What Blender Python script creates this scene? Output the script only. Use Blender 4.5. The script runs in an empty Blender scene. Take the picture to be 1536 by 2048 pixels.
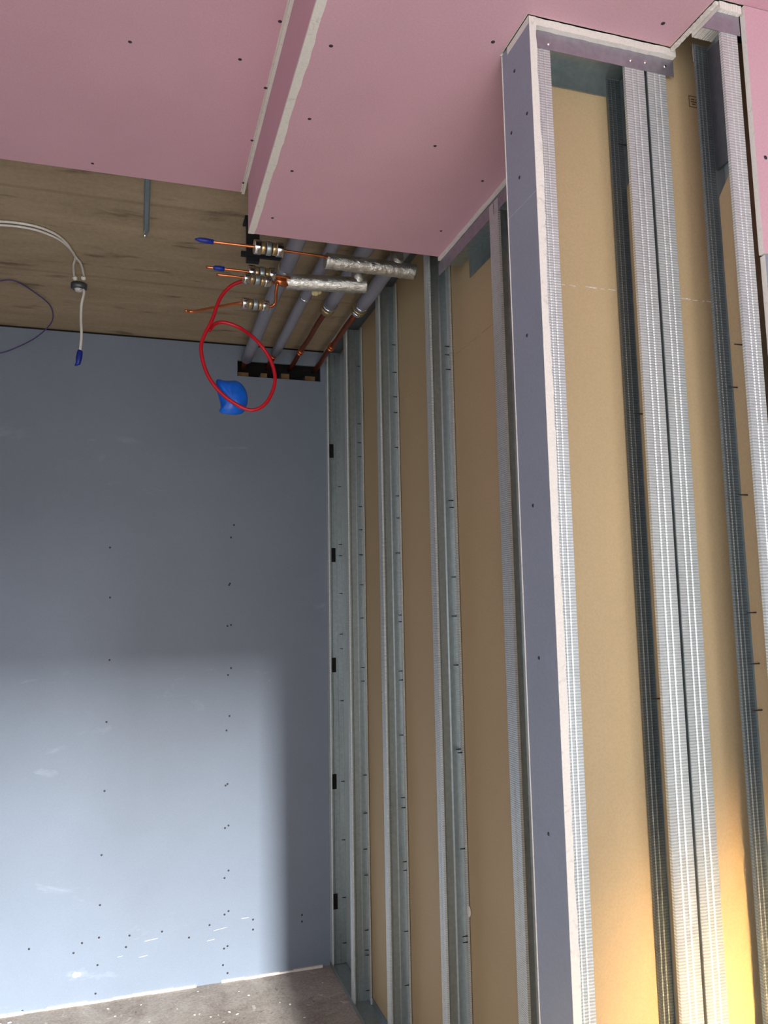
import bpy, bmesh, math, random
from mathutils import Vector, Matrix
random.seed(7)
S = bpy.context.scene
COL = S.collection
PI = math.pi

# ------------------------------------------------------------ camera
F = 1577.93
Rw = Matrix(((0.9545236, 0.29750284, -0.01941042),
             (-0.29758478, 0.94678436, -0.12264856),
             (-0.01811082, 0.12284719, 0.99226033)))      # columns: right, forward, up
cam_d = bpy.data.cameras.new('camera')
cam = bpy.data.objects.new('camera', cam_d); COL.objects.link(cam); S.camera = cam
r, f_, u = Rw.col[0], Rw.col[1], Rw.col[2]
M4 = Matrix(((r[0], u[0], -f_[0], 0), (r[1], u[1], -f_[1], 0), (r[2], u[2], -f_[2], 1.6), (0, 0, 0, 1)))
cam.matrix_world = M4
cam_d.sensor_fit = 'VERTICAL'; cam_d.sensor_height = 36; cam_d.lens = F / 2048 * 36
cam_d.clip_start = .02

# ------------------------------------------------------------ light
def lin(r, g, b):
    f = lambda c: (c/255/12.92) if c/255 <= .04045 else ((c/255 + .055)/1.055)**2.4
    return (f(r), f(g), f(b), 1)

w = bpy.data.worlds.new('sky'); S.world = w; w.use_nodes = True
bg = w.node_tree.nodes['Background']; bg.inputs[0].default_value = (.80, .90, 1.0, 1); bg.inputs[1].default_value = .8
S.view_settings.view_transform = 'Standard'; S.view_settings.look = 'None'
S.view_settings.exposure = 0; S.view_settings.gamma = 1; S.view_settings.use_curve_mapping = False

def area(name, loc, target, sx, sy, power, col, spread=PI):
    l = bpy.data.lights.new(name, 'AREA'); l.shape = 'RECTANGLE'; l.size = sx; l.size_y = sy
    l.energy = power; l.color = col; l.spread = spread
    o = bpy.data.objects.new(name, l); COL.objects.link(o); o.location = loc
    o.rotation_euler = (Vector(target) - Vector(loc)).to_track_quat('-Z', 'Y').to_euler()
    return o
# bright patch of sky seen through the shaped opening behind the photographer
area('daylight_high', (.30, -5.2, 2.53), (.25, 3.7, .5), .045, .42, 2150, (.96, .98, 1))
area('daylight_left', (-1.21, -5.2, 2.37), (-.6, 3.7, .8), .09, .50, 260, (.84, .92, 1))
# soft fill lamps added in made-up openings near the photographer
area('daylight_near', (.42, -.96, 1.25), (.95, 1.2, 1.15), 1.9, 1.9, 41, (.97, .98, 1))
area('daylight_side_left', (-3.0, -1.2, 1.5), (.6, 1.4, 1.5), 1.5, 1.9, 20, (.88, .94, 1))
# small warm lamp added for the glow low in the right bays
area('low_sunlight', (-.30, -.95, .9), (1.25, 1.27, .80), .2, .2, 5.2, (1, .66, .32), math.radians(22))

# ------------------------------------------------------------ materials
MATS = {}
def newmat(name):
    m = bpy.data.materials.new(name); m.use_nodes = True
    nt = m.node_tree; b = nt.nodes['Principled BSDF']
    return m, nt, b
def N(nt, t, **kw):
    n = nt.nodes.new(t)
    for k, v in kw.items():
        if k in n.inputs: n.inputs[k].default_value = v
        else: setattr(n, k, v)
    return n
def ramp(nt, fac, stops):
    r_ = nt.nodes.new('ShaderNodeValToRGB'); e = r_.color_ramp.elements
    while len(e) < len(stops): e.new(.5)
    for el, (p, c) in zip(e, stops): el.position = p; el.color = c
    nt.links.new(fac, r_.inputs[0]); return r_.outputs[0]
def mixc(nt, fac, a, b, mode='MIX'):
    n = nt.nodes.new('ShaderNodeMix'); n.data_type = 'RGBA'; n.blend_type = mode
    for s, v in ((n.inputs[0], fac), (n.inputs[6], a), (n.inputs[7], b)):
        if hasattr(v, 'links') or isinstance(v, bpy.types.NodeSocket): nt.links.new(v, s)
        else: s.default_value = v
    return n.outputs[2]
def coords(nt, scale=(1, 1, 1), rot=(0, 0, 0)):
    tc = nt.nodes.new('ShaderNodeTexCoord'); mp = nt.nodes.new('ShaderNodeMapping')
    mp.inputs['Scale'].default_value = scale; mp.inputs['Rotation'].default_value = rot
    nt.links.new(tc.outputs['Object'], mp.inputs[0]); return mp.outputs[0]
def noise(nt, vec, scale, detail=4, rough=.55, dist=0):
    n = nt.nodes.new('ShaderNodeTexNoise'); nt.links.new(vec, n.inputs['Vector'])
    n.inputs['Scale'].default_value = scale; n.inputs['Detail'].default_value = detail
    n.inputs['Roughness'].default_value = rough; n.inputs['Distortion'].default_value = dist
    return n.outputs[0]
def bump(nt, b, h, strength, dist=.001):
    n = nt.nodes.new('ShaderNodeBump'); n.inputs['Strength'].default_value = strength
    n.inputs['Distance'].default_value = dist
    nt.links.new(h, n.inputs['Height']); nt.links.new(n.outputs[0], b.inputs['Normal'])
def scal(c, k): return (min(1, c[0]*k), min(1, c[1]*k), min(1, c[2]*k), 1)

def board_mat(name, c, rough=.75, var=.07, sheen=None, spot=None):
    m, nt, b = newmat(name); v = coords(nt)
    a = noise(nt, v, 3.2, 5, .6); fine = noise(nt, v, 240, 2)
    base = ramp(nt, a, [(.3, scal(c, 1-var)), (.7, scal(c, 1+var))])
    base = mixc(nt, .22, base, ramp(nt, fine, [(.35, scal(c, .82)), (.65, scal(c, 1.18))]))
    if spot:
        s = noise(nt, coords(nt, spot[1]), spot[2], 6, .65, .6)
        k = ramp(nt, s, [(spot[3], (0, 0, 0, 1)), (spot[3]+.12, (1, 1, 1, 1))])
        mm = nt.nodes.new('ShaderNodeMath'); mm.operation = 'MULTIPLY'; mm.inputs[1].default_value = spot[4]
        nt.links.new(k, mm.inputs[0]); base = mixc(nt, mm.outputs[0], base, spot[0])
    nt.links.new(base, b.inputs['Base Color']); b.inputs['Roughness'].default_value = rough
    bump(nt, b, fine, .12, .0006)
    return m
PINK = board_mat('pink_paper', lin(219, 173, 184), .7, .05, spot=(lin(200, 165, 175), (1, 1, 1), 9, .66, .4))
BLUE = board_mat('blue_paper', lin(127, 137, 150), .5, .05, spot=(lin(185, 192, 205), (1, 1, 2.5), 2.6, .64, .3))
BLUE2 = board_mat('slate_paper', lin(148, 156, 170), .45, .07, spot=(lin(168, 172, 192), (2, 2, 1), 7, .60, .35))
BROWN = board_mat('brown_paper', lin(196, 172, 132), .6, .04, spot=(lin(215, 190, 155), (1, 1, .6), 6, .66, .25))
GYPSUM = board_mat('gypsum_core', lin(236, 230, 220), .9, .05, spot=(lin(190, 180, 165), (1, 1, 1), 60, .58, .5))

def metal(name, c, rough=.36, knurl=None, axis='Z'):
    m, nt, b = newmat(name)
    v = coords(nt, (3, 3, .35))
    a = noise(nt, v, 5, 5, .6); sp = noise(nt, coords(nt), 70, 4, .6)
    base = ramp(nt, a, [(.3, scal(c, .82)), (.7, scal(c, 1.1))])
    base = mixc(nt, .3, base, ramp(nt, sp, [(.35, scal(c, .7)), (.65, scal(c, 1.25))]))
    rr = nt.nodes.new('ShaderNodeMapRange'); nt.links.new(a, rr.inputs[0])
    rr.inputs[3].default_value = rough-.07; rr.inputs[4].default_value = rough+.1
    nt.links.new(rr.outputs[0], b.inputs['Roughness'])
    b.inputs['Metallic'].default_value = .6 if knurl else .8
    if knurl:
        wv = nt.nodes.new('ShaderNodeTexWave'); wv.wave_type = 'BANDS'; wv.bands_direction = axis
        wv.inputs['Scale'].default_value = knurl; wv.inputs['Distortion'].default_value = 1.2
        wv.inputs['Detail'].default_value = 1; wv.inputs['Detail Scale'].default_value = 2.2
        nt.links.new(coords(nt), wv.inputs[0])
        base = mixc(nt, .38, base, ramp(nt, wv.outputs[1], [(.3, scal(c, .45)), (.65, scal(c, 1.4))]))
        bump(nt, b, wv.outputs[1], .35, .0012)
    else:
        bump(nt, b, sp, .12, .0006)
    nt.links.new(base, b.inputs['Base Color'])
    return m
STEEL = metal('galvanised_steel', lin(172, 182, 182), .38)
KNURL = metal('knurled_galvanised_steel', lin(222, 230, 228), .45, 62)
KNURLSHADE = metal('dull_knurled_steel', lin(112, 120, 122), .36, 62)  # darker copy of the knurled steel, shade of the stud cavities in its colour
TRACK = metal('track_steel', lin(176, 172, 182), .48)
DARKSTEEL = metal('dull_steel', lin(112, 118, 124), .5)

def plain(name, c, rough=.5, met=0, var=.1, scale=30):
    m, nt, b = newmat(name); a = noise(nt, coords(nt), scale, 4)
    nt.links.new(ramp(nt, a, [(.3, scal(c, 1-var)), (.7, scal(c, 1+var))]), b.inputs['Base Color'])
    b.inputs['Roughness'].default_value = rough; b.inputs['Metallic'].default_value = met
    bump(nt, b, a, .15, .001)
    return m
COPPER = plain('copper', lin(214, 130, 84), .28, .9, .15)
DKCOPPER = plain('aged_copper', lin(150, 78, 50), .4, .8, .2)
BRASS = plain('pale_brass', lin(196, 170, 125), .3, .8, .15)
CHROME = plain('bright_nickel', lin(225, 225, 222), .16, 1, .05)
BLUETAPE = plain('blue_tape', lin(18, 48, 150), .4, 0, .25)
BLUEBAG = plain('blue_plastic', lin(8, 96, 205), .35, 0, .35, 22)
REDC = plain('red_sheath', lin(190, 14, 34), .35)
WHITEC = plain('white_sheath', lin(226, 222, 212), .45)
PURPLEC = plain('purple_sheath', lin(84, 66, 120), .5)
BLACK = plain('black_plastic', lin(24, 25, 27), .5)
DARK = plain('dark_screw', lin(48, 44, 50), .5)
VOID = plain('dark_recess', lin(20, 16, 13), .9)
WOOD = plain('rough_timber', lin(130, 100, 66), .8, 0, .35, 18)
FOAMGREY = plain('grey_insulation', lin(150, 150, 162), .55, 0, .06)
CREAM = plain('cream_foam', lin(205, 190, 140), .7)
CHALK = plain('chalky_scuff', lin(214, 216, 216), .9)
def foil_mat():
    m, nt, b = newmat('aluminium_foil'); v = coords(nt, (1, 1.5, 1.5))
    a = noise(nt, v, 60, 5, .7, .8)
    b.inputs['Base Color'].default_value = lin(225, 222, 214); b.inputs['Metallic'].default_value = 1
    b.inputs['Roughness'].default_value = .30
    bump(nt, b, a, .7, .004); return m
FOIL = foil_mat()
def concrete_mat(name, c1, c2, dark, boards):
    m, nt, b = newmat(name)
    v = coords(nt, (.55, 2.2, 1)); a = noise(nt, v, 3.5, 8, .65, .4)
    base = ramp(nt, a, [(.28, c1), (.72, c2)])
    d = noise(nt, coords(nt, (1.2, 4.5, 1)), 3.1, 4, .5, .3)
    k = ramp(nt, d, [(.60, (0, 0, 0, 1)), (.72, (1, 1, 1, 1))])
    base = mixc(nt, k, base, dark)
    fine = noise(nt, coords(nt), 60, 6, .7)
    base = mixc(nt, .35, base, ramp(nt, fine, [(.3, c1), (.7, c2)]))
    if boards:
        wv = nt.nodes.new('ShaderNodeTexWave'); wv.bands_direction = 'Y'; wv.wave_profile = 'SIN'
        wv.inputs['Scale'].default_value = .5; wv.inputs['Distortion'].default_value = .25; wv.inputs['Phase Offset'].default_value = -PI/2-29.3
        nt.links.new(coords(nt), wv.inputs[0])
        kk = ramp(nt, wv.outputs[1], [(.0, (.22, .22, .22, 1)), (.0015, (0, 0, 0, 1))])
        base = mixc(nt, kk, base, dark)
    nt.links.new(base, b.inputs['Base Color']); b.inputs['Roughness'].default_value = .85
    bump(nt, b, fine, .4, .004)
    return m
SOFFIT = concrete_mat('board_marked_concrete', lin(148, 130, 104), lin(190, 170, 140), lin(70, 54, 38), True)
def floor_mat():
    m, nt, b = newmat('dusty_screed'); v = coords(nt)
    a = noise(nt, v, 4.5, 9, .7, .6); c = noise(nt, v, 14, 6, .7, 1.2); fine = noise(nt, v, 90, 6, .7)
    base = ramp(nt, a, [(.3, lin(138, 120, 110)), (.5, lin(180, 168, 155)), (.7, lin(212, 203, 190))])
    k = ramp(nt, c, [(.60, (0, 0, 0, 1)), (.70, (1, 1, 1, 1))]); base = mixc(nt, k, base, lin(228, 222, 208))
    k2 = ramp(nt, c, [(.30, (1, 1, 1, 1)), (.38, (0, 0, 0, 1))]); base = mixc(nt, k2, base, lin(124, 84, 78))
    base = mixc(nt, .3, base, ramp(nt, fine, [(.35, lin(100, 88, 80)), (.65, lin(215, 205, 190))]))
    nt.links.new(base, b.inputs['Base Color']); b.inputs['Roughness'].default_value = .8
    bump(nt, b, fine, .5, .004); return m
FLOOR = floor_mat()

# ------------------------------------------------------------ mesh helpers
def link(name, bm, mats, parent=None):
    bmesh.ops.recalc_face_normals(bm, faces=bm.faces[:])
    me = bpy.data.meshes.new(name); bm.to_mesh(me); bm.free()
    for m in (mats if isinstance(mats, (list, tuple)) else [mats]): me.materials.append(m)
    o = bpy.data.objects.new(name, me); COL.objects.link(o)
    if parent:
        o.parent = parent; o.matrix_parent_inverse = Matrix.Identity(4)
        o.location = -Vector(parent.get('base', (0, 0, 0)))
    return o
def thing(name, label, cat, base=(0, 0, 0), group=None):
    o = bpy.data.objects.new(name, None); COL.objects.link(o); o.empty_display_size = .05
    o.location = base; o['base'] = list(base)
    tag(o, label, cat, group); return o
def tag(o, label, cat, group=None, kind=None):
    o['label'] = label; o['category'] = cat
    if group: o['group'] = group
    if kind: o['kind'] = kind
    return o
def struct(name, bm, mats, label=None):
    o = link(name, bm, mats); o['kind'] = 'structure'
    if label: o['label'] = label
    return o
def box(bm, x0, x1, y0, y1, z0, z1, mi=0):
    vs = [bm.verts.new(p) for p in ((x0,y0,z0),(x1,y0,z0),(x1,y1,z0),(x0,y1,z0),(x0,y0,z1),(x1,y0,z1),(x1,y1,z1),(x0,y1,z1))]
    fs = [bm.faces.new([vs[i] for i in q]) for q in ((0,3,2,1),(4,5,6,7),(0,1,5,4),(1,2,6,5),(2,3,7,6),(3,0,4,7))]
    for f in fs: f.material_index = mi
    return fs       # bottom, top, -y, +x, +y, -x
def new(): return bmesh.new()
def frames(pts):
    pts = [Vector(p) for p in pts]; out = []
    up = Vector((0, 0, 1)); prev = None
    for i, p in enumerate(pts):
        t = (pts[min(i+1, len(pts)-1)] - pts[max(i-1, 0)]).normalized()
        if prev is None:
            a = t.cross(up)
            if a.length < .1: a = t.cross(Vector((1, 0, 0)))
        else: a = prev - t*prev.dot(t)
        a.normalize(); prev = a; out.append((p, a, t.cross(a)))
    return out
def tube(bm, pts, rad, n=14, caps=True, mi=0):
    rads = rad if isinstance(rad, (list, tuple)) else [rad]*len(pts)
    rings = []
    for (p, a, b), rr in zip(frames(pts), rads):
        rings.append([bm.verts.new(p + (a*math.cos(2*PI*k/n) + b*math.sin(2*PI*k/n))*rr) for k in range(n)])
    for r0, r1 in zip(rings, rings[1:]):
        for k in range(n):
            f = bm.faces.new((r0[k], r0[(k+1) % n], r1[(k+1) % n], r1[k])); f.smooth = True; f.material_index = mi
    if caps:
        bm.faces.new(rings[0]).material_index = mi; bm.faces.new(rings[-1][::-1]).material_index = mi
def smooth_path(pts, sub=8):
    P = [Vector(p) for p in pts]; P = [P[0]*2-P[1]] + P + [P[-1]*2-P[-2]]; out = []
    for i in range(1, len(P)-2):
        for s in range(sub):
            t = s/sub; a, b, c, d = P[i-1:i+3]
            out.append(.5*((2*b) + (c-a)*t + (2*a-5*b+4*c-d)*t*t + (3*b-a-3*c+d)*t**3))
    out.append(P[-2]); return out
def sheet(bm, path, t, e0, e1, axis='z', mi=0):
    """folded sheet metal: a 2-D path given a thickness and run from e0 to e1 along an axis"""
    n = len(path); P = [Vector(p) for p in path]; off = []
    for i in range(n):
        d = (P[min(i+1, n-1)] - P[max(i-1, 0)]).normalized(); off.append(Vector((-d.y, d.x))*t/2)
    loop = [p+o for p, o in zip(P, off)] + [p-o for p, o in reversed(list(zip(P, off)))]
    def mk(a, b, e):
        return {'z': (a, b, e), 'y': (a, e, b), 'x': (e, a, b)}[axis]
    A = [bm.verts.new(mk(p.x, p.y, e0)) for p in loop]; B = [bm.verts.new(mk(p.x, p.y, e1)) for p in loop]
    m = len(loop)
    for i in range(m):
        bm.faces.new((A[i], A[(i+1) % m], B[(i+1) % m], B[i])).material_index = mi
    for i in range(n-1):
        for V in (A, B): bm.faces.new((V[i], V[i+1], V[m-2-i], V[m-1-i])).material_index = mi
def ray(px, py):
    return Rw @ Vector(((px-768)/F, 1, (1024-py)/F))
def at(px, py, **k):
    d = ray(px, py); o = Vector((0, 0, 1.6)); (a, v), = k.items(); i = 'XYZ'.index(a)
    return o + d*((v-o[i])/d[i])

def crease(bm, a, b, off, w=.0012):
    n = 14
    for i in range(n):
        if random.random() < .12: continue
        p = a.lerp(b, i/n); q = a.lerp(b, (i+1)/n); j = Vector((0, 0, random.uniform(-.001, .001)))
        tube(bm, [p+off+j, q+off+j], w*random.uniform(.6, 1.2), 5)

# ============================================================ SETTING
T = 2.885          # underside of the concrete slab
YB = 3.72          # face of the blue back wall
XW = .874          # front plane of the framed right wall
XB = .953          # brown paper plane of the right wall
ZP = 2.675         # underside of the lowered pink ceiling
bm = new(); box(bm, -2.7, 2.3, -3.2, 3.95, -.12, 0); struct('floor', bm, FLOOR)
bm = new(); box(bm, -2.7, 2.3, -3.2, 3.95, T, T+.2); struct('ceiling', bm, SOFFIT)
# back wall, with the pipe slot left open
sx0, sx1, sz0, sz1 = .443, .851, 2.728, 2.806
bm = new()
box(bm, -2.6, sx0, YB, YB+.015, 0, T-.004); box(bm, sx1, XB+.01, YB, YB+.015, 0, T-.004)
box(bm, sx0, sx1, YB, YB+.015, 0, sz0); box(bm, sx0, sx1, YB, YB+.015, sz1, T-.004)
wb = struct('wall_back', bm, BLUE)
bm = new(); box(bm, -2.6, 2.2, YB+.12, YB+.2, 0, T); struct('wall_masonry', bm, WOOD).name = 'wall_outer'
bm = new()
for y0, y1, z0, z1 in ((-3.2, -2.2, 0, T), (-.4, 3.95, 0, T), (-2.2, -.4, 0, .3), (-2.2, -.4, 2.35, T)): box(bm, -2.72, -2.6, y0, y1, z0, z1)
struct('wall_left', bm, BLUE)
bm = new()   # wall behind the photographer with openings shaped to trim the light on the blue wall
for x0, x1, z0, z1 in ((-2.7, -2.3, 0, T), (-2.3, 2.2, 2.12, T), (-.95, .03, 0, 2.12), (.376, 2.2, 0, 2.12), (-2.3, 1.3, 0, .1)):
    box(bm, x0, x1, -3.2, -3.05, z0, z1)
struct('wall_rear', bm, BLUE)
bm = new()   # unseen cross wall added to frame the near fill lamp, behind the photographer
for x0, x1, z0, z1 in ((1.45, 2.1, 0, T), (-.62, 1.45, 2.28, T), (1.38, 1.45, 0, 2.28)): box(bm, x0, x1, -.94, -.86, z0, z1)
struct('wall_cross', bm, BLUE)
# brown paper back of the far side's boards
bm = new()
box(bm, XB, XB+.0125, 1.28, YB+.015, 0, T-.002)
struct('wall_right', bm, BROWN)
bm = new(); box(bm, .670, 1.62, 1.272, 1.285, 0, T-.002); struct('wall_partition', bm, BROWN).name = 'wall_front'
bm = new()
box(bm, 2.1, 2.2, -3.2, 1.05, 0, T)
struct('wall_side', bm, BLUE)
# faint board joints / torn creases in the brown paper
bm = new()
crease(bm, at(1122, 568, Y=1.271), at(1232, 581, Y=1.271), Vector((0, 0, 0)))
o = link('crease', bm, GYPSUM, bpy.data.objects['wall_front']); o['label'] = 'pale horizontal crease in the brown board'
bm = new(); a, b = at(908, 712, X=XB-.001), at(1000, 636, X=XB-.001); crease(bm, a, b, Vector((0, 0, 0)), .0012)
crease(bm, at(800, 805, X=XB-.001), at(852, 764, X=XB-.001), Vector((0, 0, 0)), .0008)
o = link('crease', bm, BROWN, bpy.data.objects['wall_right'])

# faint printed stamp on the brown board high in the far right bay
def stamp(parent):
    c = at(1392, 205, Y=1.2028); W_, H_ = .017, .012; bm = new()
    box(bm, c.x-W_, c.x+W_, 1.2022, 1.203, c.z+H_-.0012, c.z+H_); box(bm, c.x-W_, c.x+W_, 1.2022, 1.203, c.z-H_, c.z-H_+.0012)
    box(bm, c.x-W_, c.x-W_+.0012, 1.2022, 1.203, c.z-H_, c.z+H_)
    for k, (a, b, z) in enumerate(((-.012, -.004, .005), (-.001, .012, .005), (-.012, .002, 0), (.005, .013, 0), (-.010, -.002, -.005), (.001, .011, -.005))):
        box(bm, c.x+a, c.x+b, 1.2022, 1.203, c.z+z-.0012, c.z+z+.0010)
    link('ink_stamp', bm, STAMP, parent)['label'] = 'small smudged ink stamp'
STAMP = plain('faded_ink', lin(112, 88, 62), .8)
# board layer added in the far right bay, set forward to be less shaded
bm = new(); box(bm, .968, 1.5, 1.203, 1.2155, .004, 2.745)
tag(link('board_backing', bm, BROWN), 'brown paper-faced board behind the last bay, at the right of the paired studs', 'plasterboard')
stamp(bpy.data.objects['board_backing'])
bm = new()
crease(bm, at(1362, 597, Y=1.2025), at(1428, 604, Y=1.2025), Vector((0, 0, 0)))
link('crease', bm, GYPSUM, bpy.data.objects['board_backing'])['label'] = 'pale crease'
# gypsum edge and dark gap where the blue board meets the floor
bm = new(); x = -2.5
while x < .83:
    L = random.uniform(.05, .16)
    if random.random() > .07:
        box(bm, x, min(x+L, .84), YB-random.uniform(.006, .013), YB+.002, .0, random.uniform(.005, .012))
    x += L
struct('trim_1', bm, GYPSUM)
bm = new(); box(bm, -2.6, .87, YB-.004, YB+.001, T-.007, T-.001); struct('trim_2', bm, VOID)
# crumbs on the floor
bm = new()
for i in range(60):
    x, y = random.uniform(-.9, .82), random.uniform(3.0, 3.68); s = random.uniform(.002, .006)
    m = Matrix.Translation((x, y, s*.3)) @ Matrix.Rotation(random.random()*6, 4, 'Z') @ Matrix.Diagonal((s*1.6, s, s*.5, 1))
    bmesh.ops.create_icosphere(bm, subdivisions=1, radius=1, matrix=m)
o = link('plaster_crumbs', bm, GYPSUM); tag(o, 'white plaster crumbs scattered on the concrete floor below the blue wall', 'debris', None, 'stuff')

# ============================================================ SCREWS helper
def screw_proto(nrm, rad, protr):
    bm = new(); q = Vector((0, 0, 1)).rotation_difference(Vector(nrm)).to_matrix().to_4x4()
    bmesh.ops.create_cone(bm, cap_ends=True, segments=10, radius1=rad, radius2=rad*.6, depth=protr,
                          matrix=q @ Matrix.Translation((0, 0, protr/2)))
    me = bpy.data.meshes.new('screw'); bm.to_mesh(me); bm.free(); me.materials.append(DARK); return me
def screws(parent, pts, nrm, rad=.0042, protr=.0012, name='screw'):
    me = screw_proto(nrm, rad, protr); base = Vector(parent.get('base', (0, 0, 0)))
    for p in pts:
        o = bpy.data.objects.new(name, me); COL.objects.link(o); o.parent = parent
        o.location = Vector(p) - base
wallscrews = [(220,1095),(220,1195),(219,1320),(213,1444),(209,1582),(203,1710),(200,1810),(198,1875),(195,1930),(191,1987),(58,1898),(45,2022),(164,1886),(147,1906),
  (259,1871),(252,1894),(324,1863),(378,1875),(419,1850),(455,1568),(451,1571),(457,1651),(450,1656),(457,1741),(449,1756),(457,1822),(449,1829),(455,1892),
  (448,1897),(446,1930),(455,1946),(506,1839),(506,1859),(305,1983),(462,1075),(468,1050),(460,1167),(458,1170),(462,1250),(455,1252),(462,1336),(456,1350),(459,1432),(453,1461),(604,1830),(604,1843)]
pts = [at(x, y, Y=YB) for x, y in wallscrews]
screws(wb, pts, (0, -1, 0), .0046, .0006)
bm = new()    # chalky scuffs on the blue wall
def scuff(bm, px, py, w, h, ang=0, Y=YB):
    c = at(px, py, Y=Y); n = 10; vs = []
    for k in range(n):
        a = 2*PI*k/n; rx = w*(.7+.5*random.random()); rz = h*(.6+.6*random.random())
        x, z = math.cos(a)*rx, math.sin(a)*rz
        vs.append(bm.verts.new((c.x + x*math.cos(ang)-z*math.sin(ang), Y-.0009, c.z + x*math.sin(ang)+z*math.cos(ang))))
    r_ = bmesh.ops.extrude_face_region(bm, geom=[bm.faces.new(vs)])
    for v in r_['geom']:
        if isinstance(v, bmesh.types.BMVert): v.co.y += .0008
scuff(bm, 152, 1950, .018, .012); scuff(bm, 300, 1880, .03, .0016, .1); scuff(bm, 285, 1913, .02, .0015, .1)
scuff(bm, 490, 1836, .016, .0018); scuff(bm, 440, 1858, .03, .0012, .12); scuff(bm, 422, 1880, .02, .0012, .1)
scuff(bm, 240, 1913, .012, .001, .1)
link('scuff', bm, CHALK, wb)['label'] = 'chalky white scuff marks low on the blue wall'
# timber, and a near-black sheet painting the shade deep in the slot
t = thing('pipe_slot_framing', 'rough brown timber pieces inside the dark pipe slot at the top of the blue wall', 'timber', (.65, YB+.05, sz0))
bm = new(); box(bm, sx0-.02, sx1+.02, YB+.10, YB+.118, sz0-.05, sz1+.06); link('backing', bm, VOID, t)
for x0, x1 in ((.45, .50), (.56, .59), (.66, .70), (.78, .83)):
    bm = new(); box(bm, x0, x1, YB+.03, YB+.095, sz0-.02, sz0+.018+random.uniform(0, .02)); link('timber_block', bm, WOOD, t)

# ============================================================ PINK CEILING BOARDS
def slab(poly, z0, z1, edge_face_mat=1, chamfer=.0035):
    """board with paper faces (0) and gypsum cut edges (1); bottom arris broken back to gypsum"""
    bm = new(); n = len(poly)
    cx = sum(p[0] for p in poly)/n; cy = sum(p[1] for p in poly)/n
    # inset of the bottom face
    P = [Vector(p) for p in poly]; ins = []
    area2 = sum(P[i].x*P[(i+1) % n].y - P[(i+1) % n].x*P[i].y for i in range(n)); sg = 1 if area2 > 0 else -1
    for i in range(n):
        d0 = (P[i]-P[i-1]).normalized(); d1 = (P[(i+1) % n]-P[i]).normalized()
        n0 = Vector((-d0.y, d0.x))*sg; n1 = Vector((-d1.y, d1.x))*sg
        ins.append(P[i] + (n0+n1)/max(.3, (1+n0.dot(n1)))*chamfer)
    a = [bm.verts.new((p.x, p.y, z0)) for p in ins]; b = [bm.verts.new((p.x, p.y, z0+chamfer*.7)) for p in P]
    c = [bm.verts.new((p.x, p.y, z1)) for p in P]
    bm.faces.new(a).material_index = 0; bm.faces.new(c).material_index = 0
    for i in range(n):
        j = (i+1) % n
        bm.faces.new((a[i], a[j], b[j], b[i])).material_index = 1
        bm.faces.new((b[i], b[j], c[j], c[i])).material_index = 1
    return bm
t = thing('ceiling_board', 'pink plasterboard ceiling sheet on the left, fixed high against the concrete', 'plasterboard', (-1, 1, 2.84))
link('sheet', slab([(-2.6, -3.04), (.279, -3.04), (.279, 2.242), (-2.6, 2.242)], 2.842, 2.856, chamfer=.007), [PINK, GYPSUM], t)
bm = new(); box(bm, .2765, .2846, -1.2, 2.241, 2.8395, 2.8535); link('edge_filler', bm, GYPSUM, t)['label'] = 'pale filled edge along the step'
screws(t, [at(x, y, Z=2.842) for x, y in ((260,84),(480,119),(560,43),(531,176),(504,281),(487,366),(185,327))], (0, 0, -1), .0045)
t = thing('bulkhead_board', 'narrow vertical pink strip closing the left side of the lowered ceiling', 'plasterboard', (.29, 0, ZP))
bm = new()
fs = box(bm, .285, .2985, -3.04, 2.156, ZP+.0005, 2.852)
for f in (fs[0], fs[1], fs[4], fs[2]): f.material_index = 1
link('side_sheet', bm, [PINK, GYPSUM], t)
# ragged gypsum along its lower arris, spread on to the lower sheet
bm = new(); n = 150; y0, y1 = -1.0, 2.152; prev = None
for i in range(n+1):
    y = y0 + (y1-y0)*i/n; e = .3025 + random.uniform(-.0008, .0016) + .001*math.sin(i*.4)
    cur = [bm.verts.new((.2845, y, ZP+.006)), bm.verts.new((.2845, y, ZP-.001)), bm.verts.new((e, y, ZP-.001)), bm.verts.new((e, y, ZP+.006))]
    if prev:
        for k in range(4): bm.faces.new((prev[k], prev[(k+1) % 4], cur[(k+1) % 4], cur[k]))
    else: bm.faces.new(cur)
    prev = cur
bm.faces.new(prev)
link('joint_filler', bm, GYPSUM, t)['label'] = 'white ragged gypsum edge'
t = thing('ceiling_board', 'large pink plasterboard sheet under the lowered ceiling, beside the stud wall', 'plasterboard', (.7, 1, ZP))
poly = [(.299, -3.04), (2.1, -3.04), (2.1, 1.05), (.972, 1.05), (.972, 1.178), (.664, 1.178), (.664, 1.285), (.872, 1.285), (.872, 2.156), (.299, 2.156)]
link('sheet', slab(poly, ZP, ZP+.0125), [PINK, GYPSUM], t)
screws(t, [at(x, y, Z=ZP) for x, y in ((662,92),(986,84),(619,238),(870,292),(584,342),(545,436),(882,462),(965,362),(1326,47))], (0, 0, -1), .0042)
# lining above the lowered ceiling on the side of the stud wall (keeps the void closed)
bm = new(); box(bm, .664, 2.1, -3.0, 1.28, 2.76, 2.77); tag(link('void_lining', bm, DARKSTEEL), 'dark metal sheet closing the void above the notch by the right-hand stud', 'sheet metal')

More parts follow.
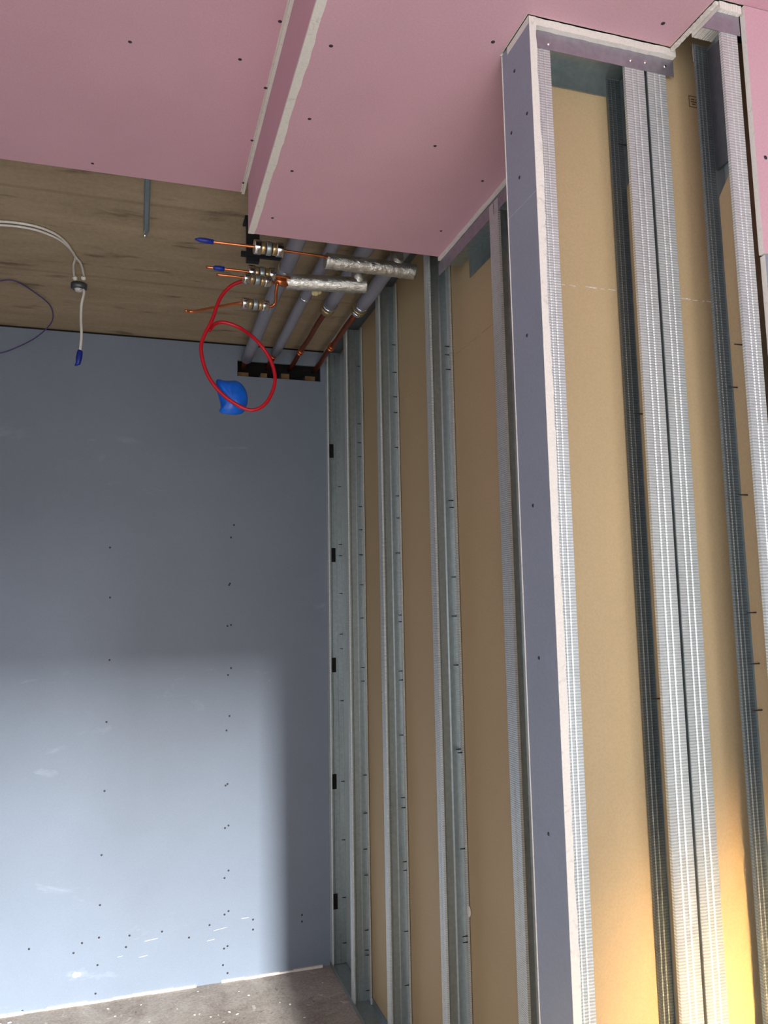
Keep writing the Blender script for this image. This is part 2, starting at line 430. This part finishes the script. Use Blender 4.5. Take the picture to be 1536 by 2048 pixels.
# ============================================================ DEFLECTION HEADS (white strips) and TRACKS
def strip(label, x0, x1, y0, y1, z0, z1, jag='y'):
    """cut plasterboard packing strip with slightly broken faces"""
    bm = new(); n = 26
    L = (x1-x0) if jag == 'y' else (y1-y0); prev = None
    for i in range(n+1):
        t_ = i/n; dz = random.uniform(-.0008, .0008); dd = random.uniform(-.0008, .0008)
        if jag == 'y': p = [(x0+L*t_, y0+dd, z0+dz), (x0+L*t_, y1, z0+dz), (x0+L*t_, y1, z1), (x0+L*t_, y0+dd, z1)]
        else: p = [(x0+dd, y0+L*t_, z0+dz), (x1, y0+L*t_, z0+dz), (x1, y0+L*t_, z1), (x0+dd, y0+L*t_, z1)]
        cur = [bm.verts.new(q) for q in p]
        if prev:
            for k in range(4): bm.faces.new((prev[k], prev[(k+1) % 4], cur[(k+1) % 4], cur[k]))
        else: bm.faces.new(cur)
        prev = cur
    bm.faces.new(prev)
    return tag(link('packing_strip', bm, GYPSUM), label, 'plasterboard strip')
strip('white plasterboard strip above the head track of the near stud frame', .664, .984, 1.178, 1.265, ZP-.0155, ZP-.0004)
strip('thin white plasterboard strip running towards the viewer along the notch', .9715, .9775, 1.052, 1.1775, ZP-.007, ZP-.0004, 'x')
strip('short white plasterboard strip above the head track at the far right', .9785, 1.026, 1.05, 1.125, ZP-.0155, ZP-.0004)
strip('white plasterboard strip along the top of the long right stud wall', XW-.006, XB-.002, 1.287, 2.158, ZP-.012, ZP-.0004, 'x')
strip('pale strip against the concrete at the top of the far corner', XW-.006, XW+.012, 2.19, YB-.002, T-.014, T-.0004, 'x')

def track(name, label, base, parts, group=None):
    t = thing(name, label, 'steel track', base, group)
    for nm, bm, m in parts: link(nm, bm, m, t)
    return t
def bb(*a):
    bm = new(); box(bm, *a); return bm
ridge = new()
sheet(ridge, [(1.190, 2.659), (1.195, 2.659), (1.197, 2.655), (1.205, 2.655), (1.207, 2.659), (1.222, 2.659), (1.224, 2.655), (1.238, 2.655), (1.240, 2.659), (1.268, 2.659)], .0012, .678, .985, 'x')
trk = track('head_track', 'galvanised head track over the double studs, with small screw heads', (.8, 1.19, 2.62), [
    ('front_flange', bb(.678, .9845, 1.1885, 1.190, 2.624, 2.660), TRACK),
    ('back_flange', bb(.678, .985, 1.268, 1.2695, 2.617, 2.659), STEEL),
    ('web', ridge, STEEL)])
screws(trk, [at(x, y, Y=1.1885) for x, y in ((1098, 88), (1262, 121), (1291, 125), (1330, 133))], (0, -1, 0), .0035, .0016)
for o in trk.children:
    if o.name.startswith('screw'): o.data.materials[0] = CHROME
slant = new()
v = [[slant.verts.new((x, y, z)) for x, z in ((.945, 2.622), (1.027, 2.622), (1.027, 2.660), (.979, 2.660))] for y in (1.058, 1.0595)]
slant.faces.new(v[0]); slant.faces.new(v[1][::-1])
for i in range(4): slant.faces.new((v[0][i], v[1][i], v[1][(i+1) % 4], v[0][(i+1) % 4]))
track('head_track', 'short galvanised head track at the top right corner of the frame', (1, 1.06, 2.62), [
    ('front_flange', slant, TRACK),
    ('back_flange', bb(.99, 1.027, 1.138, 1.1395, 2.622, 2.659), STEEL)])
track('head_track', 'long head track under the ceiling edge of the dark stud wall', (.9, 1.7, 2.62), [
    ('front_flange', bb(XW, XW+.0014, 1.29, 2.172, 2.622, 2.663), TRACK),
    ('back_flange', bb(XB-.003, XB-.0016, 1.29, 2.02+.09, 2.598, 2.663), STEEL),
    ('web', bb(XW, XB-.002, 1.29, 2.172, 2.661, 2.6625), STEEL)])
track('head_track', 'head track against the concrete behind the pipes in the far corner', (.9, 3, 2.85), [
    ('front_flange', bb(XW+.001, XW+.0024, 2.2, YB-.003, 2.845, T-.0145), DARKSTEEL),
    ('web', bb(XW+.0135, XB-.002, 2.2, YB-.003, T-.0030, T-.0005), DARKSTEEL)])
track('floor_track', 'galvanised floor track of the right stud wall, running to the corner', (.9, 2.5, 0), [
    ('front_flange', bb(XW-.002, XW, 1.29, YB-.003, .0005, .022), STEEL),
    ('back_flange', bb(XB-.0035, XB-.002, 1.29, YB-.003, .0005, .03), STEEL),
    ('web', bb(XW-.001, XB-.003, 1.29, YB-.003, .0005, .002), STEEL)])
bm = new(); n = 60; prev = None
track('floor_track', 'floor track under the near stud frame', (.8, 1.23, 0), [
    ('front_flange', bb(.678, .985, 1.187, 1.1885, .0005, .03), STEEL),
    ('web', bb(.678, .985, 1.187, 1.266, .0005, .002), STEEL)])

# ============================================================ STUDS
def stud_y(y, z1, label, ticks=(), fl=.040, bfl=None, group='steel studs of the long right wall', slots=()):
    """far-wall stud: web faces the viewer, flanges turned towards the viewer"""
    x0, x1 = XW, XB-.004; z0 = .004; bfl = bfl or fl
    t = thing('steel_stud', label, 'stud', (XW, y, 0), group)
    bm = new(); w_ = x1-x0
    sheet(bm, [(x0+.001, y), (x0+w_*.30, y), (x0+w_*.36, y+.003), (x0+w_*.64, y+.003), (x0+w_*.70, y), (x1-.001, y)], .0012, z0, z1)
    link('web', bm, STEEL, t)
    bm = new()
    sheet(bm, [(x0, y+.001), (x0, y-fl*.4), (x0+.0015, y-fl*.5), (x0, y-fl*.6), (x0, y-fl), (x0+.006, y-fl)], .0012, z0, z1)
    link('front_flange', bm, KNURL, t)
    bm = new()
    sheet(bm, [(x1, y+.001), (x1, y-bfl*.4), (x1-.0015, y-bfl*.5), (x1, y-bfl*.6), (x1, y-bfl), (x1-.006, y-bfl)], .0012, z0, z1)
    link('back_flange', bm, KNURL, t)
    pts = [at(px, py, X=x1-.001) for px, py in ticks]
    if pts:
        me = screw_proto((-1, 0, 0), .0022, .016)
        base = Vector(t['base'])
        for p in pts:
            o = bpy.data.objects.new('screw_tip', me); COL.objects.link(o); o.parent = t
            o.location = Vector((x1-.001, min(max(p.y, y-bfl+.004), y-.004), p.z)) - base
    for px, py in slots:
        c = at(px, py, Y=y-.001); b_ = new(); box(b_, c.x-.010, c.x+.010, y-.0022, y-.0008, c.z-.034, c.z+.034)
        link('slot', b_, VOID, t)['label'] = 'dark service slot'
    return t
stud_y(YB-.004, T-.016, 'steel stud with dark slots in the corner against the blue wall',
       ticks=((679,975),(680,1090),(681,1112),(682,1187),(683,1268),(683,1297),(684,1400),(686,1560),(687,1676),(688,1790),(689,1880)),
       slots=((663,902),(667,1110),(668,1330),(669,1563),(671,1803)), bfl=.16)
stud_y(3.345, T-.016, 'second steel stud out from the blue wall, in the long right wall',
       ticks=((716,737),(719,850),(719,888),(720,915),(722,1014),(723,1060),(724,1110),(724,1170),(726,1236),(728,1335),(729,1362),(733,1550),(734,1626),(734,1698),(736,1750),(737,1860),(737,1900),(738,1910),(738,1980)))
stud_y(2.845, T-.016, 'third steel stud from the blue wall, passing behind the foil pipes',
       ticks=((791,690),(793,745),(794,794),(795,825),(797,895),(799,992),(801,1036),(800,1106),(804,1230),(805,1243),(805,1342),(806,1360),(807,1470),(810,1595),(811,1615),(814,1723),(815,1740),(817,1862),(818,1970)))
stud_y(2.300, T-.016, 'fourth steel stud from the blue wall, rising beside the end of the pink bulkhead',
       ticks=((899,693),(899,710),(901,739),(906,1001),(908,1015),(912,1154),(913,1232),(917,1330),(922,1498),(925,1505),(930,1697),(935,1872),(936,1884)))
stud_y(1.800, 2.655, 'steel stud nearest the slate blue corner strip in the long right wall', fl=.05)

def stud_x(x, sgn, y0, y1, z1, label, fl=.043, bfl=.032, group='steel studs of the near frame', lining=None, ticks=()):
    t = thing('steel_stud', label, 'stud', (x, y0, 0), group); z0 = .004
    bm = new(); w_ = y1-y0
    sheet(bm, [(x, y0+.001), (x, y0+w_*.3), (x+.003*sgn, y0+w_*.36), (x+.003*sgn, y0+w_*.64), (x, y0+w_*.7), (x, y1-.001)], .0012, z0, z1)
    link('web', bm, STEEL, t)
    def fla(y, L, s):
        bm = new()
        sheet(bm, [(x, y), (x+sgn*L*.30, y), (x+sgn*L*.36, y+.0009*s), (x+sgn*L*.42, y), (x+sgn*L*.58, y), (x+sgn*L*.64, y+.0009*s), (x+sgn*L*.70, y), (x+sgn*L, y), (x+sgn*L, y+.006*s)], .0012, z0, z1)
        return bm
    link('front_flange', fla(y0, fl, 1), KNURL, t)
    link('back_flange', fla(y1, bfl, -1), KNURLSHADE, t)
    if lining:
        bm = new(); zc0, zc1 = lining; xs0, xs1 = sorted((x-.0062, x-.0012))
        v = []
        for X_ in (xs0, xs1):
            v.append([bm.verts.new(q) for q in ((X_, y0+.009, z0+.01), (X_, y1-.012, z0+.01), (X_, y1-.012, zc0), (X_, y0+.009, zc1))])
        bm.faces.new(v[0]); bm.faces.new(v[1])
        for i in range(4): bm.faces.new((v[0][i], v[0][(i+1) % 4], v[1][(i+1) % 4], v[1][i]))
        o = link('paper_lining', bm, BROWN, t); o['label'] = 'brown paper board strip standing against the web'
        me = screw_proto((-1, 0, 0), .0014, .020); base = Vector(t['base'])
        for px, py in ticks:
            p = at(px, py, X=x-.006)
            o = bpy.data.objects.new('screw_tip', me); COL.objects.link(o); o.parent = t
            o.location = Vector((x-.006, min(max(p.y, y0+.014), y1-.018), p.z)) - base
    return t
stud_x(.6785, 1, 1.190, 1.268, 2.655, 'steel stud behind the white board edge of the slate blue strip', fl=.034)
stud_x(.9165, -1, 1.190, 1.268, 2.655, 'left stud of the back-to-back pair, knurled face in bright light', lining=(2.42, 2.46),
       ticks=((1250,293),(1285,828),(1322,1397)))
stud_x(.9235, 1, 1.190, 1.268, 2.650, 'right stud of the back-to-back pair, next to the thin black gap', fl=.042)
stud_x(1.021, -1, 1.060, 1.138, 2.655, 'steel stud at the far right beside the pink wall board', fl=.034, bfl=.030, lining=(2.345, 2.405),
       ticks=((1475,775),(1487,690),(1495,990),(1512,1225),(1519,1327),(1524,1420)))
# near-black strip painting the shade in the gap between the paired studs
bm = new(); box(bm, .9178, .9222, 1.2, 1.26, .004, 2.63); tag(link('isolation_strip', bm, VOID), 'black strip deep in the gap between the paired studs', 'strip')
# grey board offcut above the paper lining in the far right bay
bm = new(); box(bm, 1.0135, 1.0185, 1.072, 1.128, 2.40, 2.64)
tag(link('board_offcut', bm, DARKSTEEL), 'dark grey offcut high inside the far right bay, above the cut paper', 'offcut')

# ============================================================ SLATE BLUE RETURN and PINK/BLUE WALL BOARD
def vboard(name, label, x0, x1, y0, y1, z0, z1, face, edges=(), jag=0):
    bm = new(); fs = box(bm, x0, x1, y0, y1, z0, z1)
    for i in edges: fs[i].material_index = 1
    return tag(link(name, bm, [face, GYPSUM]), label, 'plasterboard')
t = thing('wall_board', 'narrow slate blue plasterboard strip on the end of the near frame', 'plasterboard', (.67, 1.23, 0))
for z0, z1, nm in ((.001, 2.3345, 'lower_sheet'), (2.3355, ZP-.001, 'upper_sheet')):
    bm = new(); fs = box(bm, .6642, .6772, 1.176, 1.288, z0, z1)
    for i in (0, 1, 2, 4): fs[i].material_index = 1
    link(nm, bm, [BLUE2, GYPSUM], t)
# ragged cut edge of the strip
bm = new(); prev = None; n = 220
for i in range(n+1):
    z = .002 + (ZP-.004)*i/n; e = .678 + random.uniform(-.0008, .0014) + .0012*math.sin(i*.17); d = random.uniform(0, .0012)
    cur = [bm.verts.new((.6645, 1.1765, z)), bm.verts.new((.6645, 1.1755-d*.3, z)), bm.verts.new((e, 1.1755-d, z)), bm.verts.new((e, 1.1765, z))]
    if prev:
        for k in range(4): bm.faces.new((prev[k], prev[(k+1) % 4], cur[(k+1) % 4], cur[k]))
    else: bm.faces.new(cur)
    prev = cur
bm.faces.new(prev)
link('cut_edge', bm, GYPSUM, t)['label'] = 'rough white gypsum edge facing the viewer'
bm = new()   # pale far arris
box(bm, .6632, .6650, 1.2865, 1.2890, .002, ZP-.002)
link('far_arris', bm, GYPSUM, t)
screws(t, [at(x, y, X=.6642) for x, y in ((1029,142),(1054,227),(1023,266),(1039,355),(1054,671),(1066,1011),(1078,1316),(1097,1668))], (-1, 0, 0), .0035)
bm = new()
for px, py, w_, h in ((1052, 836, .03, .003), (1054, 845, .03, .002), (1088, 1302, .007, .002), (1035, 550, .012, .010)):
    c = at(px, py, X=.6642); box(bm, .6634, .6642, c.y-w_, c.y+w_, c.z-h/2, c.z+h/2)
bm.free()
vboard('wall_board', 'pink plasterboard wall sheet at the upper right edge of the view', 1.029, 2.1, 1.046, 1.0575, 2.2035, ZP-.001, PINK, (0, 1, 5))
vboard('wall_board', 'dark slate blue wall sheet below the pink one at the right edge', 1.031, 2.1, 1.046, 1.0575, .002, 2.2, BLUE2, (0, 1, 5))
o = [o for o in COL.objects if o.get('label', '').startswith('pink plasterboard wall sheet')][0]
o['base'] = [0, 0, 0]; screws(o, [at(1531, 315, Y=1.046)], (0, -1, 0), .004)

# ============================================================ PIPES
def ring_bm(c, axis, r0, L, n=20):
    a = Vector(axis).normalized(); bm = new(); c = Vector(c)
    tube(bm, [c-a*L/2, c-a*L/2*.98, c-a*L*.3, c+a*L*.3, c+a*L/2*.98, c+a*L/2], [r0*.86, r0*.97, r0, r0, r0*.97, r0*.86], n); return bm
def pipe(label, x, z, y_end, segs, rings=(), elbow=None, group='pipes running from the slot in the blue wall'):
    t = thing('insulated_pipe', label, 'pipe', (x, y_end, z), group)
    for nm, ya, yb, rr, m in segs:
        bm = new(); n = 10; pts = [(x+.0015*math.sin(i*1.3), ya+(yb-ya)*i/n, z+.0015*math.cos(i*1.7)) for i in range(n+1)]
        tube(bm, pts, rr, 20); link(nm, bm, m, t)
    for y, rr, L, m, nm in rings:
        link(nm, ring_bm((x, y, z), (0, 1, 0), rr, L), m, t)
    return t
pipe('leftmost pale grey insulated pipe from the wall slot towards the couplings', .478, 2.795, 1.9,
     [('insulation', 3.66, 1.9, .026, FOAMGREY), ('copper_end', 3.80, 3.64, .013, COPPER)], [(3.672, .018, .012, COPPER, 'collar'), (2.62, .0275, .03, CHROME, 'foil_band'), (2.30, .0275, .02, FOIL, 'foil_band')])
pipe('second pale grey insulated pipe, passing above the lower foil pipe', .598, 2.80, 1.9,
     [('insulation', 3.55, 1.9, .021, FOAMGREY), ('copper_end', 3.80, 3.54, .011, DKCOPPER)], [(3.60, .015, .012, COPPER, 'collar'), (2.86, .023, .014, CHROME, 'foil_band'), (2.25, .024, .04, FOIL, 'foil_band')])
pipe('thin dark copper pipe that turns into a grey sleeve near the foil pipes', .708, 2.80, 1.9,
     [('copper_length', 3.80, 2.97, .0105, DKCOPPER), ('insulation', 2.92, 1.9, .026, FOAMGREY)],
     [(3.52, .015, .010, COPPER, 'collar'), (3.49, .015, .006, COPPER, 'collar'), (2.955, .030, .035, BRASS, 'coupling'), (2.915, .031, .012, CHROME, 'coupling_nut'), (2.25, .029, .05, FOIL, 'foil_band')])
pipe('rightmost pipe against the stud wall, copper at the back and grey in front', .832, 2.80, 1.9,
     [('copper_length', 3.80, 2.97, .012, DKCOPPER), ('insulation', 2.92, 1.9, .0265, FOAMGREY)],
     [(3.42, .017, .010, COPPER, 'collar'), (3.39, .017, .006, COPPER, 'collar'), (2.945, .029, .022, CHROME, 'coupling'), (2.915, .031, .010, BRASS, 'coupling_nut'), (2.885, .030, .012, CHROME, 'coupling_nut'), (2.25, .029, .05, FOIL, 'foil_band')])

# foil-wrapped branches lying across, under the pipes
def foil(label, pa, pb, ra):
    bm = new(); a, b = Vector(pa), Vector(pb); n = 46; N_ = 22
    fr = frames([a.lerp(b, i/n) for i in range(n+1)]); rings = []
    for i, (p, u_, v_) in enumerate(fr):
        rings.append([bm.verts.new(p + (u_*math.cos(2*PI*k/N_) + v_*math.sin(2*PI*k/N_))*ra*(1+random.uniform(-.035, .035)+.02*math.sin(k*3+i*.8))) for k in range(N_)])
    for r0, r1 in zip(rings, rings[1:]):
        for k in range(N_): bm.faces.new((r0[k], r0[(k+1) % N_], r1[(k+1) % N_], r1[k])).smooth = True
    bm.faces.new(rings[0]); bm.faces.new(rings[-1][::-1])
    return bm
ZF = 2.70
a1, b1 = at(650, 521, Z=ZF), at(829, 544, Z=ZF)
t = thing('foil_pipe', 'upper foil-wrapped pipe just under the end of the pink bulkhead', 'pipe', tuple(a1), 'foil-wrapped branch pipes')
link('foil_sleeve', foil('', a1, b1, .0245), FOIL, t)
bm = new(); tube(bm, [b1-Vector((.06, 0, 0)), b1-Vector((.06, 0, -.03)), b1-Vector((.06, 0, -.085))], .022, 16); link('riser', bm, FOIL, t)
a2, b2 = at(572, 563, Z=ZF), at(734, 571, Z=ZF)
t2 = thing('foil_pipe', 'lower foil-wrapped pipe crossing beneath the grey pipes', 'pipe', tuple(a2), 'foil-wrapped branch pipes')
link('foil_sleeve', foil('', a2, b2, .0265), FOIL, t2)
bm = new(); tube(bm, [b2-Vector((.03, 0, 0)), b2-Vector((.03, 0, -.03)), b2-Vector((.03, 0, -.085))], .024, 16); link('riser', bm, FOIL, t2)

def fitting(t, c, axis, r0):
    a = Vector(axis).normalized(); c = Vector(c)
    for off, L, rr, m, nm in ((-.034, .022, 1.0, CHROME, 'nut'), (-.017, .012, .86, BRASS, 'body'), (0, .016, .96, STEEL, 'body_ring'), (.017, .012, .86, BRASS, 'body'), (.034, .022, 1.0, CHROME, 'nut')):
        n = 6 if nm == 'nut' else 18
        link(nm, ring_bm(c+a*off, a, r0*rr, L, 14 if nm == 'nut' else 20), m, t)
def coppertail(label, pts, rr, fit_c=None, fit_r=.017, tape=None, group='copper tails with nickel couplings'):
    t = thing('copper_tail', label, 'pipe', tuple(pts[0]), group)
    bm = new(); tube(bm, smooth_path(pts, 6), rr, 12); link('tube', bm, COPPER, t)
    if fit_c: fitting(t, fit_c[0], fit_c[1], fit_r)
    if tape:
        bm = new(); a, b = tape; d = (b-a); tube(bm, [a, a+d*.25, a+d*.6, b-d*.02, b], [rr*.5, rr*1.7, rr*1.9, rr*1.7, rr*1.1], 10); link('tape_wrap', bm, BLUETAPE, t)
    return t
ax = at(565, 499, Z=ZF) - at(510, 492, Z=ZF)
coppertail('copper tail with blue taped end, highest of the four', [at(412, 482, Z=ZF), at(470, 489, Z=ZF), at(537, 497, Z=ZF), at(600, 506, Z=ZF), at(655, 514, Z=ZF)], .0042,
           (at(537, 497, Z=ZF), ax), .0225, (at(390, 478, Z=ZF), at(427, 484, Z=ZF)))
c2 = at(523, 547, Z=ZF)
coppertail('copper tail with a half taped blue middle and bare tip', [at(412, 534, Z=ZF), at(450, 538, Z=ZF), c2, at(580, 556, Z=ZF)], .0045,
           (c2, at(550, 551, Z=ZF)-at(497, 544, Z=ZF)), .023, (at(424, 535, Z=ZF), at(449, 538, Z=ZF)))
c3 = at(514, 560, Z=ZF-.045)
coppertail('short plain copper tail beside the start of the red cable', [at(433, 549, Z=ZF-.045), at(470, 553, Z=ZF-.045), c3, at(548, 565, Z=ZF-.045)], .004,
           (c3, at(540, 564, Z=ZF-.045)-at(490, 556, Z=ZF-.045)), .018)
ZL = ZF-.08
coppertail('lowest copper tail, bent at its tip', [at(370, 621, Z=ZL), at(388, 623, Z=ZL), at(430, 615, Z=ZL), at(485, 606, Z=ZL), at(512, 609, Z=ZL), at(541, 613, Z=ZL), at(551, 603, Z=ZL+.015), at(552, 583, Z=ZL+.03), at(555, 566, Z=ZL+.05)], .0055,
           (at(510, 609, Z=ZL), at(533, 612, Z=ZL)-at(487, 606, Z=ZL)), .020)
# copper stub between the middle coupling and foil, and black bracket
bm = new(); tube(bm, [at(548, 560, Z=ZF-.01), at(578, 568, Z=ZF-.01)], .014, 16); tag(link('copper_reducer', bm, COPPER), 'thick copper reducer between the middle coupling and lower foil pipe', 'pipe')
t = thing('pipe_bracket', 'black bracket behind the nickel couplings, fixed up to the concrete', 'bracket', tuple(at(497, 522, Z=ZF)))
c = at(500, 512, Z=2.76)
bm = new(); box(bm, c.x-.012, c.x+.03, c.y-.01, c.y+.014, 2.74, T-.0005); link('upright', bm, BLACK, t)
bm = new(); box(bm, c.x-.03, c.x+.10, c.y-.012, c.y+.002, 2.755, 2.77); link('rail', bm, BLACK, t)
bm = new(); box(bm, c.x-.02, c.x+.04, c.y-.03, c.y+.034, T-.008, T-.0005); link('foot', bm, BLACK, t)
# cream foam bits under the lower foil pipe
c = at(632, 583, Z=2.685); bm = new()
for dx, dz, s in ((0, 0, .012), (.012, .004, .010), (-.008, -.005, .008)):
    bmesh.ops.create_icosphere(bm, subdivisions=2, radius=1, matrix=Matrix.Translation((c.x+dx, c.y+.002, c.z+dz)) @ Matrix.Diagonal((s, s, s*1.3, 1)))
tag(link('foam_blob', bm, CREAM), 'small cream foam blob under the lower foil pipe', 'foam')

# ============================================================ CABLES
YR = 2.52
red = [(488, 561), (462, 572), (440, 597), (424, 640), (408, 672), (402, 700), (412, 742), (432, 775), (462, 802), (500, 820), (528, 810), (545, 783), (550, 752), (538, 714), (512, 680), (480, 656), (450, 645), (430, 648), (418, 662)]
pts = []
for i, (x, y) in enumerate(red):
    pts.append(at(x, y, Y=YR + .012*math.sin(i*.5) + (.03 if i > 14 else 0)))
bm = new(); tube(bm, smooth_path(pts, 8), .0062, 12)
tag(link('red_cable', bm, REDC), 'red cable hanging in a loop from the nickel couplings', 'cable')
# blue plastic tied on the loop: puffed lobe with pleats and a torn tail
ctr = [(433, 758), (446, 763), (458, 765), (470, 762), (484, 770), (492, 786), (494, 802), (490, 816), (484, 827), (462, 828), (436, 823), (446, 814), (441, 800), (436, 782)]
bm = new(); cpx, cpy = 466, 796; ctr = [(cpx+(x-cpx)*1.14, cpy+(y-cpy)*1.12) for x, y in ctr]; n = len(ctr); layers = []
for (k, d) in ((1.0, 0), (.93, .011), (.75, .022), (.45, .030), (.15, .033)):
    layers.append([at(cpx+(x-cpx)*k, cpy+(y-cpy)*k, Y=YR+.03-d + .007*math.sin(i*2.6)*k) for i, (x, y) in enumerate(ctr)])
back = [at(cpx+(x-cpx)*.8, cpy+(y-cpy)*.8, Y=YR+.045) for x, y in ctr]
V = [[bm.verts.new(p) for p in L] for L in [back]+layers]
for r0, r1 in zip(V, V[1:]):
    for k in range(n): bm.faces.new((r0[k], r0[(k+1) % n], r1[(k+1) % n], r1[k])).smooth = True
bm.faces.new(V[0][::-1]); bm.faces.new(V[-1]).smooth = True
o = link('blue_plastic_wad', bm, BLUEBAG); tag(o, 'bright blue crumpled plastic wad caught on the red loop', 'plastic wrap')
md = o.modifiers.new('s', 'SUBSURF'); md.levels = md.render_levels = 2

ZC = T-.006
t = thing('white_cable', 'white twin cable sagging across the concrete to a small round box', 'cable', tuple(at(157, 565, Z=T)))
for off in (0, 7):
    path = [(-60, 446+off), (0, 443+off), (60, 450+off), (105, 465+off), (132, 485+off*.6), (150, 512)] + ([(147, 530), (148, 552)] if off else [(162, 528), (168, 552)])
    bm = new(); tube(bm, smooth_path([at(x, y, Z=ZC) for x, y in path], 8), .0042, 10); link('strand', bm, WHITEC, t)
t = thing('junction_box', 'small round white junction box on the concrete with two glands', 'junction box', tuple(at(158, 567, Z=T)))
c = at(158, 568, Z=T)
bm = new(); tube(bm, [(c.x, c.y, T-.0005), (c.x, c.y, T-.018), (c.x, c.y, T-.022)], [.03, .03, .024], 20); link('body', bm, DARKSTEEL, t)
for x, y in ((150, 556), (167, 556)):
    g = at(x, y, Z=T-.008); bm = new(); bmesh.ops.create_icosphere(bm, subdivisions=2, radius=.0095, matrix=Matrix.Translation(g)); link('gland', bm, WHITEC, t)
bm = new(); tube(bm, [(c.x, c.y, T-.021), (c.x, c.y, T-.030)], [.018, .012], 16); link('cap', bm, WHITEC, t)
d0 = at(170, 574, Z=T-.022); yy = d0.y
t = thing('white_drop_cable', 'single white cable hanging down with a blue taped end', 'cable', tuple(d0))
bm = new(); tube(bm, smooth_path([(c.x, c.y, T-.028), at(168, 582, Y=yy), at(163, 610, Y=yy), at(162, 640, Y=yy), at(163, 670, Y=yy), at(160, 706, Y=yy)], 8), .0052, 10); link('sheath', bm, WHITEC, t)
bm = new(); tube(bm, [at(161, 701, Y=yy), at(160, 704, Y=yy), at(158, 716, Y=yy), at(156, 727, Y=yy), at(150, 731, Y=yy)], [.008, .011, .012, .009, .003], 10); link('tape_end', bm, BLUETAPE, t)
pu = [(-60, 575), (0, 562), (30, 562), (65, 582), (98, 608), (106, 632), (98, 652), (70, 676), (35, 694), (0, 706), (-60, 715)]  # loop at the edge of the view
pts = [at(x, y, Y=3.0+.03*i) if i > 1 else at(x, y, Z=T-.008) for i, (x, y) in enumerate(pu)]
pts = [at(x, y, Z=T-.008-.012*max(0, i-3)**1.3) for i, (x, y) in enumerate(pu[:9])] 
pts += [at(x, y, Y=pts[-1].y+.02) for x, y in pu[9:]]
bm = new(); tube(bm, smooth_path(pts, 8), .0026, 8)
tag(link('purple_cable', bm, PURPLEC), 'thin purple cable curling near the concrete at the left edge', 'cable')
# furring channel on the soffit
a, b = at(299, 352, Z=T-.013), at(289, 470, Z=T-.013)
t = thing('furring_channel', 'slim galvanised channel poking out past the left pink ceiling sheet', 'channel', tuple(b))
bm = new(); x = (a.x+b.x)/2; y0, y1 = 2.0, b.y
sheet(bm, [(x-.010, T-.001), (x-.006, T-.001), (x-.005, T-.014), (x+.005, T-.014), (x+.006, T-.001), (x+.010, T-.001)], .0012, y0, y1, 'y')
link('rail', bm, STEEL, t)
bm = new(); bmesh.ops.create_icosphere(bm, subdivisions=2, radius=.006, matrix=Matrix.Translation((x-.004, y1-.01, T-.02))); link('rivet', bm, CHROME, t)

# small strays: plaster dabs
bm = new(); c = at(938, 1823, X=XB-.004)
bmesh.ops.create_icosphere(bm, subdivisions=2, radius=1, matrix=Matrix.Translation(c) @ Matrix.Diagonal((.004, .012, .016, 1)))
tag(link('plaster_dab', bm, GYPSUM), 'small white plaster dab on the fourth stud near the floor', 'plaster')
